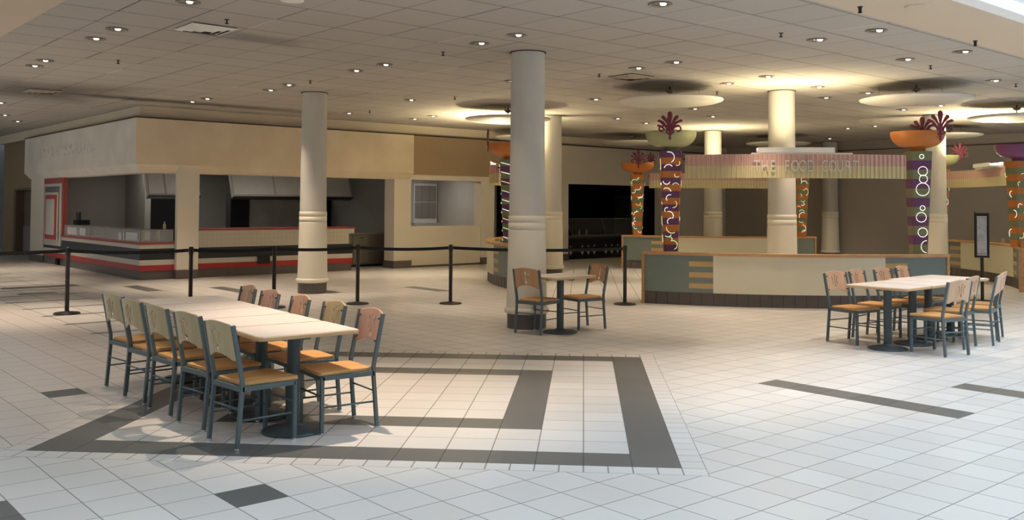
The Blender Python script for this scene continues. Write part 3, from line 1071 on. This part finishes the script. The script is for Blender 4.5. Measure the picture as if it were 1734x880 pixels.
low_wall((3.48, 9.42), 0, 'long low wall of cream and blue-green panels with oak cap, behind the right table group')
low_wall((3.5, 18.3), 0, 'distant low wall of the same cream and green panels behind the nearer one')
low_wall((-2.12, 14.5), -PI / 2 + 0.09, 'low wall whose rounded end shows left of the nearest column')
low_wall((9.1, 15.4), PI / 2, 'low wall with oak cap and ring handles at the far right behind the menu stand', True)
canopy((3.48, 9.42 + 0.15), 0, 'pink and yellow striped canopy band lettered THE FOOD COURT', 'THE FOOD COURT', lamp=(-0.02, 0.62))
canopy((3.5, 18.45), 0, 'smaller pink and yellow striped canopy band seen below the lettered one')
canopy((-2.15, 15.4), -PI / 2, 'striped canopy band seen nearly end-on left of the nearest column', up=2.6)
canopy((8.95, 15.4), PI / 2, 'pink and yellow striped canopy band at the far right edge', up=3.0, lamp=(-0.35, 0.5))

totem(1.47, 10.1, 0.0, 'purple and orange striped totem with green bowl left of the lettered canopy', M_PURP, M_ORNG, M_OLIVB,
      ((-PI / 2 - 0.12, 0.95), (PI / 2, 0.9)), nb=15)
totem(5.55, 10.1, 0.0, 'green and purple striped totem with orange bowl right of the lettered canopy', M_OLIV, M_PURP, M_ORNG,
      ((-PI / 2 + 0.55, 1.0, 0.1), (PI / 2 - 0.5, 0.9)), 'ring', nb=11)
totem(1.40, 18.75, 0.0, 'small distant orange and green striped totem with orange bowl', M_ORNG, M_OLIV, M_ORNG,
      ((-PI / 2, 0.95), (0.6, 0.9)), nb=13, z1=2.44)
totem(5.60, 18.75, 0.0, 'distant orange striped totem hidden behind the lit column', M_ORNG, M_OLIV, M_ORNG, ((-PI / 2, 0.95),), nb=13, z1=2.44)
totem(-1.53, 13.15, 0.0, 'green and purple totem with slanting light strips and orange bowl left of the nearest column', M_OLIV, M_PURP, M_ORNG,
      ((PI, 0.95),), 'line', nb=13)
totem(8.62, 13.35, 0.25, 'orange and green striped totem with purple bowl at the right edge', M_ORNG, M_OLIV, M_PLUM, ((-PI / 2 + 0.9, 0.95),), nb=13)
totem(8.60, 17.4, 0.0, 'distant totem with pale green bowl peeking out right of the column', M_ORNG, M_OLIV, M_OLIVB, ((-0.35, 0.95, 0.0),), nb=13)


def saucer(x, y, label):
    t = thing('ceiling_saucer', label, 'ceiling disk', (x, y, ZC), 0, 'pale round disks hung under the ceiling')
    pr = [(0.02, -0.335), (0.45, -0.32), (0.80, -0.285), (0.89, -0.255), (0.90, -0.235), (0.885, -0.23), (0.78, -0.255), (0.4, -0.285), (0.02, -0.295)]
    MB().lathe(pr, 64, caps=False).build('disk', M_SAUC, t)
    MB().lathe([(0.012, -0.295), (0.012, -0.001)], 8).build('stem', M_BLACK, t)
    MB().lathe([(0.012, -0.05), (0.075, -0.06), (0.06, -0.10), (0.012, -0.12)], 16, caps=False).build('canopy_cup', M_RING, t)
    for k in range(3):
        a = k * 2 * PI / 3 + 0.5
        MB().tube([(0.6 * math.cos(a), 0.6 * math.sin(a), -0.275), (0.6 * math.cos(a), 0.6 * math.sin(a), -0.001)], 0.003, 6).build('hanger_wire', M_GREY, t)
    return t


for x, y, l in ((1.47, 10.25, 'large pale round disk above the purple and orange totem'),
                (5.55, 10.15, 'large pale round disk above the purple and green totem'),
                (-1.6, 13.6, 'brightly lit round disk above the canopy left of the nearest column'),
                (-1.5, 18.9, 'smaller pale disk just below the brightly lit one beside the nearest column'),
                (1.35, 20.9, 'pale disk seen behind the green bowl of the totem'),
                (5.55, 21.3, 'pale disk seen just left of the lit column top'),
                (8.6, 13.35, 'lit round disk at the right edge of the picture'),
                (9.0, 18.2, 'small pale disk right of the column behind the orange bowl')):
    saucer(x, y, l)


# ------------------------------------------------------------------ chairs
def backrest_mesh():
    W_, nx, nz = 0.372, 62, 40
    zb0, zt0 = 0.0, 0.245

    def top(u):
        return zt0 + 0.022 * math.cos(min(1, abs(u) * 1.12) * PI / 2) - (0.012 if abs(u) > 0.93 else 0)

    def bot(u):
        return 0.045 * max(0.0, math.cos(min(1.0, abs(u) * 1.25) * PI / 2)) ** 0.8

    def hole(x, z):
        z -= 0.140
        x, z = x / 1.35, z / 1.3
        ax = abs(x)
        if abs(z) < 0.060 and ax < 0.0075:
            return True
        if ax + abs(z - 0.046) * 0.7 < 0.0145:
            return True
        if ax + abs(z + 0.044) * 0.8 < 0.020:
            return True
        # side leaves with a barbed outer edge
        if abs(z - 0.008) < 0.036 and 0.0 < (ax - 0.0195 - 9.0 * (z - 0.004) ** 2) < 0.0105:
            return True
        if 0.028 < z < 0.046 and 0.026 < ax < 0.046 and (ax - 0.026) < (0.046 - z) * 1.1:
            return True
        return False
    vs, fs = [], []
    idx = {}
    for i in range(nx + 1):
        u = -1 + 2 * i / nx
        x = u * W_ / 2
        for j in range(nz + 1):
            w_ = j / nz
            z = bot(u) + (top(u) - bot(u)) * w_
            yb = 0.028 * (1 - u * u)         # curved, hollow side to the front
            idx[i, j] = len(vs)
            vs.append((x, -yb, z))
    for i in range(nx):
        for j in range(nz):
            a = vs[idx[i, j]]
            b = vs[idx[i + 1, j + 1]]
            if hole((a[0] + b[0]) / 2, (a[2] + b[2]) / 2):
                continue
            fs.append((idx[i, j], idx[i + 1, j], idx[i + 1, j + 1], idx[i, j + 1]))
    me = bpy.data.meshes.new('backrest')
    me.from_pydata(vs, [], fs)
    me.polygons.foreach_set('use_smooth', [True] * len(fs))
    me.materials.append(M_BACKW)
    return me


def make_chair():
    t = thing('dining_chair', '', 'chair')
    hw_, hd, sh = 0.195, 0.20, 0.425
    tl = math.radians(9)
    for s in (-1, 1):
        for yy, path in ((hd, [(s * hw_, hd, 0.012), (s * hw_, hd, sh - 0.02)]),
                         (-hd - 0.03, [(s * hw_, -hd - 0.03, 0.012), (s * hw_, -hd, sh - 0.05), (s * hw_, -hd, sh + 0.03),
                                       (s * hw_, -hd - 0.072, 0.822)])):
            lg = MB().tube(path, 0.0125, 4, sq=True).build('leg', M_STEEL, t)
            m = Matrix.Translation((s * hw_, yy, 0))
            MB().lathe([(0.014, 0.0), (0.016, 0.007), (0.009, 0.016)], 10, m).build('foot_glide', M_CHROME, lg)
    fr = MB()
    fr.box(-hw_, hd - 0.012, sh - 0.045, hw_, hd + 0.012, sh - 0.012)
    fr.box(-hw_, -hd - 0.012, sh - 0.045, hw_, -hd + 0.012, sh - 0.012)
    for s in (-1, 1):
        fr.box(s * hw_ - 0.0125, -hd, sh - 0.045, s * hw_ + 0.0125, hd, sh - 0.012)
    fr.build('seat_frame', M_STEEL, t)
    for s in (-1, 1):
        MB().tube([(s * hw_, -hd - 0.017, 0.19), (s * hw_, hd, 0.19)], 0.007).build('stretcher', M_STEEL, t)
    for yy in (hd, -hd - 0.012):
        MB().tube([(-hw_, yy, 0.265), (hw_, yy, 0.265)], 0.007).build('stretcher', M_STEEL, t)
    r_ = 0.03
    pts = []
    for cx, cy, a0 in ((hw_ - r_ + 0.012, hd - r_ + 0.03, 0), (-hw_ + r_ - 0.012, hd - r_ + 0.03, 90), (-hw_ + r_ + 0.012, -hd + r_ + 0.013, 180), (hw_ - r_ - 0.012, -hd + r_ + 0.013, 270)):
        for k in range(5):
            a = math.radians(a0 + k * 22.5)
            pts.append((cx + r_ * math.cos(a), cy + r_ * math.sin(a)))
    MB().prism(pts, sh - 0.011, sh + 0.014).build('seat', M_SEAT, t, 0.005)
    bo = bpy.data.objects.new('backrest', backrest_mesh())
    C.objects.link(bo)
    bo.parent = t
    sm = bo.modifiers.new('thickness', 'SOLIDIFY')
    sm.thickness = 0.011
    sm.offset = 0
    bo.location = (0, -hd - 0.031, 0.588)
    bo.rotation_euler = (math.radians(10.3), 0, 0)
    bolts = MB()
    for s in (-1, 1):
        for z, yy in ((0.625, -hd - 0.050), (0.785, -hd - 0.080)):
            m = Matrix.Translation((s * (hw_ - 0.028), yy + 0.022, z)) @ Matrix.Rotation(PI / 2, 4, 'X')
            bolts.lathe([(0.007, -0.012), (0.007, 0.018)], 8, m)
    bolts.build('bolts', M_STEEL2, t)
    return t


chair0 = make_chair()
used = [False]


def place_chair(rx, ry, deg, label, group, veneer=None):
    """rx, ry: midpoint of the rear feet; deg: heading the sitter faces"""
    a = math.radians(deg)
    if used[0]:
        c = copy_tree(chair0)
    else:
        c = chair0
        used[0] = True
    c.location = (rx + 0.23 * math.cos(a), ry + 0.23 * math.sin(a), 0)
    c.rotation_euler = (0, 0, a - PI / 2)
    c['label'] = label
    c['group'] = group
    if veneer:
        for ch in bpy.data.objects:
            if ch.parent == c and ch.name.startswith('backrest'):
                ch.material_slots[0].link = 'OBJECT'
                ch.material_slots[0].material = veneer
    return c


# ------------------------------------------------------------------ tables
def rrect(w_, d_, r_):
    pts = []
    for cx, cy, a0 in ((w_ / 2 - r_, d_ / 2 - r_, 0), (-w_ / 2 + r_, d_ / 2 - r_, 90), (-w_ / 2 + r_, -d_ / 2 + r_, 180), (w_ / 2 - r_, -d_ / 2 + r_, 270)):
        for k in range(5):
            a = math.radians(a0 + k * 22.5)
            pts.append((cx + r_ * math.cos(a), cy + r_ * math.sin(a)))
    return pts


def make_table():
    """local x across (0.76), local y along the row (0.605)"""
    t = thing('cafe_table', '', 'table')
    MB().prism(rrect(0.762, 0.602, 0.045), 0.700, 0.729).build('table_edge', M_EDGE, t, 0.008)
    MB().prism(rrect(0.742, 0.582, 0.038), 0.7291, 0.7315).build('laminate_top', M_LAM, t)
    MB().lathe([(0.215, 0.0), (0.22, 0.004), (0.218, 0.014), (0.20, 0.022), (0.09, 0.034), (0.052, 0.05), (0.047, 0.06)], 40).build('disc_base', M_STEEL2, t)
    MB().lathe([(0.046, 0.05), (0.046, 0.68)], 28).build('pedestal', M_STEEL2, t)
    MB().box(-0.25, -0.03, 0.68, 0.25, 0.03, 0.70).box(-0.03, -0.22, 0.68, 0.03, 0.22, 0.70).build('support_cross', M_STEEL2, t)
    return t


table0 = make_table()
tused = [False]


def place_table(x, y, deg, label, group):
    t = copy_tree(table0) if tused[0] else table0
    tused[0] = True
    t.location = (x, y, 0)
    t.rotation_euler = (0, 0, math.radians(deg) - PI / 2)
    t['label'] = label
    t['group'] = group
    return t


ordn = ['nearest the camera', 'second from the camera', 'in the middle', 'second from the far end', 'at the far end']
AX = 131.0
ax, ay = math.cos(math.radians(AX)), math.sin(math.radians(AX))
for k in range(5):
    place_table(-2.08 + ax * 0.606 * k, 0.69 + ay * 0.606 * k, AX, 'pale-topped table %s of the long left row' % ordn[k], 'tables of the long left row')
for k, (x, y) in enumerate(((-2.425, 0.255), (-2.855, 0.735), (-3.285, 1.155), (-3.69, 1.56), (-4.06, 1.97))):
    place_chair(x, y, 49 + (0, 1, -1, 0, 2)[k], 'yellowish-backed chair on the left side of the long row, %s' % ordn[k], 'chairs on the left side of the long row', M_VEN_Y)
for k, (x, y) in enumerate(((-1.632, 1.02), (-2.043, 1.51), (-2.46, 1.95), (-2.88, 2.40), (-3.24, 2.82))):
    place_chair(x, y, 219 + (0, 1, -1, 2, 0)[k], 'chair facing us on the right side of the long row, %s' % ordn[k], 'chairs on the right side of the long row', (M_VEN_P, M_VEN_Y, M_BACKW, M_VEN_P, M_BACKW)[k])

# small table by the big column
place_table(-0.30, 6.13, 138, 'single table by the nearest column with a chair at each side', 'single table')
place_chair(-0.70, 5.85, 58, 'chair at the single table, left one in front of the column base', 'two chairs at the single table', M_VEN_O)
place_chair(0.17, 6.67, 216, 'chair at the single table, right one with plain curved back', 'two chairs at the single table', M_VEN_O)

# right group
AX2 = 45.5
bx_, by_ = math.cos(math.radians(AX2)), math.sin(math.radians(AX2))
c0 = (3.495, 5.18)
ord4 = ['nearest the camera', 'second from the camera', 'third from the camera', 'at the far end']
for k in range(4):
    off = 0.0 if k < 2 else 0.09
    place_table(c0[0] + bx_ * 0.606 * k - by_ * off, c0[1] + by_ * 0.606 * k + bx_ * off, AX2, 'pale-topped table %s of the right-hand row' % ord4[k], 'tables of the right-hand row')
for k, (x, y, a) in enumerate(((3.10, 5.80, -54), (3.48, 6.22, -42), (3.92, 6.62, -48), (4.32, 7.06, -42))):
    place_chair(x, y, a, 'chair on the far left side of the right-hand row, %s' % ord4[k], 'chairs on the left side of the right-hand row', M_BACKW)
for k, (x, y, a) in enumerate(((4.075, 4.685, 123), (4.47, 5.33, 140), (4.92, 5.70, 148), (5.165, 6.17, 148))):
    place_chair(x, y, a, 'chair with its back to the right of the right-hand row, %s' % ord4[k], 'chairs on the right side of the right-hand row', M_BACKW)


# ------------------------------------------------------------------ stanchions
stp = [(-9.9, 6.35), (-7.56, 7.28), (-5.92, 7.80), (-4.85, 8.45), (-3.69, 9.16), (-2.19, 9.40), (0.68, 9.66)]
stl = ['off at the left edge', 'farthest left in the picture', 'behind the far end of the long table row', 'just left of the lone round column',
       'right of the lone round column', 'between the lone column and the nearest column', 'at the right end of the belt beside the low wall']
for i, (x, y) in enumerate(stp):
    t = thing('belt_stanchion', 'black belt barrier post %s' % stl[i], 'stanchion', (x, y, 0), 0, 'belt barrier posts')
    MB().lathe([(0.185, 0.0), (0.185, 0.012), (0.17, 0.022), (0.04, 0.034), (0.03, 0.045)], 40).build('base', M_BLACK, t)
    MB().lathe([(0.030, 0.045), (0.030, 0.86), (0.036, 0.865), (0.036, 0.955), (0.032, 0.97), (0.012, 0.975)], 24).build('post', M_BLACK, t)
    if i + 1 < len(stp):
        dx, dy = stp[i + 1][0] - x, stp[i + 1][1] - y
        L_ = math.hypot(dx, dy)
        ex, ey = dx / L_, dy / L_
        vs, fs = [], []
        n = 14
        for k in range(n + 1):
            s_ = 0.037 + (L_ - 0.074) * k / n
            sag = 0.035 * (1 - (2 * k / n - 1) ** 2) * min(1, L_ / 2)
            for zz in (0.895 - sag, 0.945 - sag):
                for oo in (-0.001, 0.001):
                    vs.append((ex * s_ - ey * oo, ey * s_ + ex * oo, zz))
        for k in range(n):
            a = 4 * k
            fs += [(a, a + 4, a + 6, a + 2), (a + 1, a + 3, a + 7, a + 5), (a + 2, a + 6, a + 7, a + 3), (a, a + 1, a + 5, a + 4)]
        fs += [(0, 2, 3, 1), (4 * n, 4 * n + 1, 4 * n + 3, 4 * n + 2)]
        MB().add(vs, fs).build('belt', M_BELT, t)

# menu stand
ms = thing('menu_stand', 'black floor-standing menu display with a glossy printed sheet behind the right tables', 'sign stand', (6.96, 11.05, 0), -0.42)
MB().lathe([(0.20, 0), (0.20, 0.012), (0.03, 0.02), (0.02, 0.03)], 32).build('base', M_BLACK, ms)
MB().lathe([(0.028, 0.03), (0.028, 0.82)], 16).build('pole', M_BLACK, ms)
MB().box(-0.115, -0.03, 0.76, 0.115, 0.03, 1.54).build('case', M_BLACK, ms)


def sheet_mat():
    m, nt, b = new_mat('printed_sheet', 0.15, 0.6)
    tc, (x, y, z) = obj_xyz(nt)
    f = noise(nt, tc.outputs['Object'], 14, 4, 0.7)
    k = ((z * 55.0).fract() > 0.6) * f.smooth(0.45, 0.6)
    c = mixc(nt, k * 0.7, (0.46, 0.45, 0.48), (0.12, 0.12, 0.13))
    nt.links.new(c, b.inputs['Base Color'])
    return m


MB().box(-0.075, -0.036, 0.83, 0.080, -0.0305, 1.46).build('printed_sheet', sheet_mat(), ms)
MB().box(-0.078, -0.038, 1.465, 0.082, -0.0305, 1.485).build('sheet_clip', M_GREYL, ms)
MB().box(-0.078, -0.038, 0.80, 0.082, -0.0305, 0.82).build('sheet_clip', M_GREYL, ms)
MB().box(-0.118, -0.05, 0.76, -0.095, -0.0305, 1.56).box(0.095, -0.05, 0.76, 0.118, -0.0305, 1.54).build('side_rails', M_BLACK, ms)


# ------------------------------------------------------------------ ceiling fittings
def make_downlight():
    t = thing('downlight', '', 'downlight')
    MB().lathe([(0.095, 0.0), (0.118, -0.004), (0.125, -0.012), (0.118, -0.016), (0.098, -0.012), (0.095, -0.001)], 32, caps=False).build('trim_ring', M_RING, t)
    MB().lathe([(0.02, -0.001), (0.096, -0.0035), (0.096, -0.001)], 32).build('reflector', M_REFL, t)
    MB().lathe([(0.008, -0.026), (0.026, -0.022), (0.034, -0.012), (0.034, -0.004)], 20, Matrix.Translation((0.028, -0.028, 0))).build('bulb', M_LAMP, t)
    return t


dl0 = make_downlight()
dl = [(-6.11, 5.27), (-5.52, 4.67), (-7.79, 6.97), (-8.25, 7.46), (-11.2, 14.04 - 3.4), (-13.6, 15.0), (-4.04, 3.27), (-5.66, 10.48),
      (-5.09, 9.76), (-7.90, 12.3), (-7.38, 11.8), (-3.51, 8.13), (-2.93, 7.55), (-1.33, 5.82), (-0.82, 5.27), (0.765, 3.60),
      (0.78, 8.04), (1.28, 7.49), (2.85, 5.75), (3.38, 5.16), (4.44, 7.35), (4.96, 6.72), (6.58, 9.62), (3.98, 10.36), (2.86, 9.01),
      (2.38, 9.85), (0.20, 12.1), (0.76, 16.05), (-5.3, 14.7), (-3.4, 12.1), (-4.06, 16.1), (-3.5, 15.4), (-1.21, 9.43),
      (5.05, 11.23), (4.50, 11.95), (6.81, 18.9), (7.29, 18.2), (7.3, 22.6), (6.64, 14.15), (7.10, 13.36), (2.3, 13.9), (2.9, 15.6), (1.5, 17.3), (4.7, 16.4),
      (0.9, 12.6), (-12.0, 12.4), (-14.3, 16.6)]
nvis = len(dl)
dl += [(-1.85, 1.65), (1.35, 3.1), (-3.6, 2.35)]
bright = {(-5.66, 10.48): 1.5, (-5.09, 9.76): 1.4, (-1.21, 9.43): 1.7, (0.20, 12.1): 1.7, (-3.4, 12.1): 1.8, (-7.38, 11.8): 1.5,
          (-7.90, 12.3): 1.3, (-7.79, 6.97): 1.9, (-8.25, 7.46): 1.7, (-3.51, 8.13): 0.3, (-2.93, 7.55): 0.35, (1.28, 7.49): 1.2, (0.78, 8.04): 0.6,
          (-1.85, 1.65): 4.2, (1.35, 3.1): 2.2, (-3.6, 2.35): 0.2, (-13.6, 15.0): 2.0, (-12.0, 12.4): 1.8, (-11.2, 14.04 - 3.4): 0.6, (4.44, 7.35): 0.6,
          (4.96, 6.72): 0.8, (6.58, 9.62): 0.7, (2.86, 9.01): 1.1, (3.98, 10.36): 1.2}
dl_boost = {i: bright.get(p, 0.9) for i, p in enumerate(dl)}
first = True
spot_data = {}
for i, (x, y) in enumerate(dl):
    t = dl0 if first else copy_tree(dl0)
    first = False
    t.location = (x, y, ZC)
    t['group'] = 'recessed ceiling downlights'
    t['label'] = 'small round recessed downlight in the diagonal tile ceiling'
    l = bpy.data.lights.new('downlight_lamp', 'SPOT')
    l.energy = SPOT_W * (0.25 if (i < nvis and y < 6.1 and x < 1) or (-2.2 < y - x < 1.2 and y < 9 and x > 2.6) else 1.0) * dl_boost.get(i, 1.0)
    l.color = SPOT_COL
    l.spot_size = math.radians(70)
    l.spot_blend = 0.85
    l.shadow_soft_size = 0.045
    lo = bpy.data.objects.new('downlight_lamp', l)
    C.objects.link(lo)
    lo.parent = t
    lo.location = (0, 0, -0.045)

spk = [(-3.99, 4.18), (-6.71, 7.01), (-1.90, 6.48), (2.32, 5.29), (2.37, 10.98), (5.0, 7.97), (-2.46, 11.67), (-4.69, 14.17), (0.23, 8.65), (7.13, 10.08), (-4.55, 9.25)]
sp0 = thing('sprinkler_head', '', 'sprinkler')
MB().lathe([(0.03, 0.0), (0.028, -0.006), (0.01, -0.008), (0.009, -0.035), (0.022, -0.045), (0.022, -0.052), (0.004, -0.055)], 12).build('sprinkler_body', mat('dark_bronze', (0.05, 0.035, 0.025), 0.5), sp0)
for i, (x, y) in enumerate(spk):
    t = sp0 if i == 0 else copy_tree(sp0)
    t.location = (x, y, ZC)
    t['group'] = 'sprinkler heads on the ceiling'
    t['label'] = 'tiny dark sprinkler head hanging from the ceiling'
for i, (x, y) in enumerate(((2.79, 3.75), (4.75, 5.8))):
    t = thing('surface_sprinkler', 'dark sprinkler on the beige bulkhead, %s' % ('left one' if i == 0 else 'right one'), 'sprinkler', (x, y, ZC - 0.02), 0, 'sprinklers on the bulkhead')
    MB().lathe([(0.03, 0), (0.02, -0.01), (0.015, -0.05), (0.025, -0.06), (0.005, -0.07)], 12).build('sprinkler_body', M_BLACK, t)
for x, y, l in ((3.35, 3.75, 'plain round cover plate on the beige bulkhead'), (-2.95, 3.25, 'white round speaker cover at the top edge of the ceiling')):
    t = thing('round_cover', l, 'cover plate', (x, y, ZC - (0.02 if x > 0 else 0)), 0)
    MB().lathe([(0.12, 0), (0.115, -0.01), (0.08, -0.014), (0.01, -0.014)], 32).build('cover_plate', M_BEIGE if x > 0 else M_WHITE, t)


def vent(x, y, label, dark=False):
    t = thing('ceiling_vent', label, 'air vent', (x, y, ZC), PI / 4)
    k = 0.28
    f_ = MB()
    for a, b in ((k, 0.21), (0.20, 0.13), (0.12, 0.05)):
        z = -0.012 - (k - a) * 0.10
        f_.add([(-a, -a, z), (a, -a, z), (a, a, z), (-a, a, z), (-b, -b, z - 0.022), (b, -b, z - 0.022), (b, b, z - 0.022), (-b, b, z - 0.022)],
               [(0, 1, 5, 4), (1, 2, 6, 5), (2, 3, 7, 6), (3, 0, 4, 7)])
    f_.build('louvres', M_WHITE if not dark else M_RING, t)
    MB().box(-k + 0.02, -k + 0.02, -0.006, k - 0.02, k - 0.02, -0.001).build('duct_opening', M_VOID, t)
    return t


vent(-4.43, 4.68, 'cream square air vent in the ceiling at upper left')
vent(0.74, 8.95, 'soot-darkened air vent in the ceiling in front of the large disk', True)
vent(-9.95, 10.5, 'soot-streaked air vent in the ceiling at far left', True)
sd = thing('ceiling_ring_detector', 'small round ring-shaped device where the ceiling meets the stall corner', 'detector', (-8.95, 11.9, ZC), 0)
MB().lathe([(0.05, 0), (0.075, -0.01), (0.075, -0.05), (0.05, -0.06), (0.02, -0.05)], 24).build('detector_body', M_GREYL, sd)
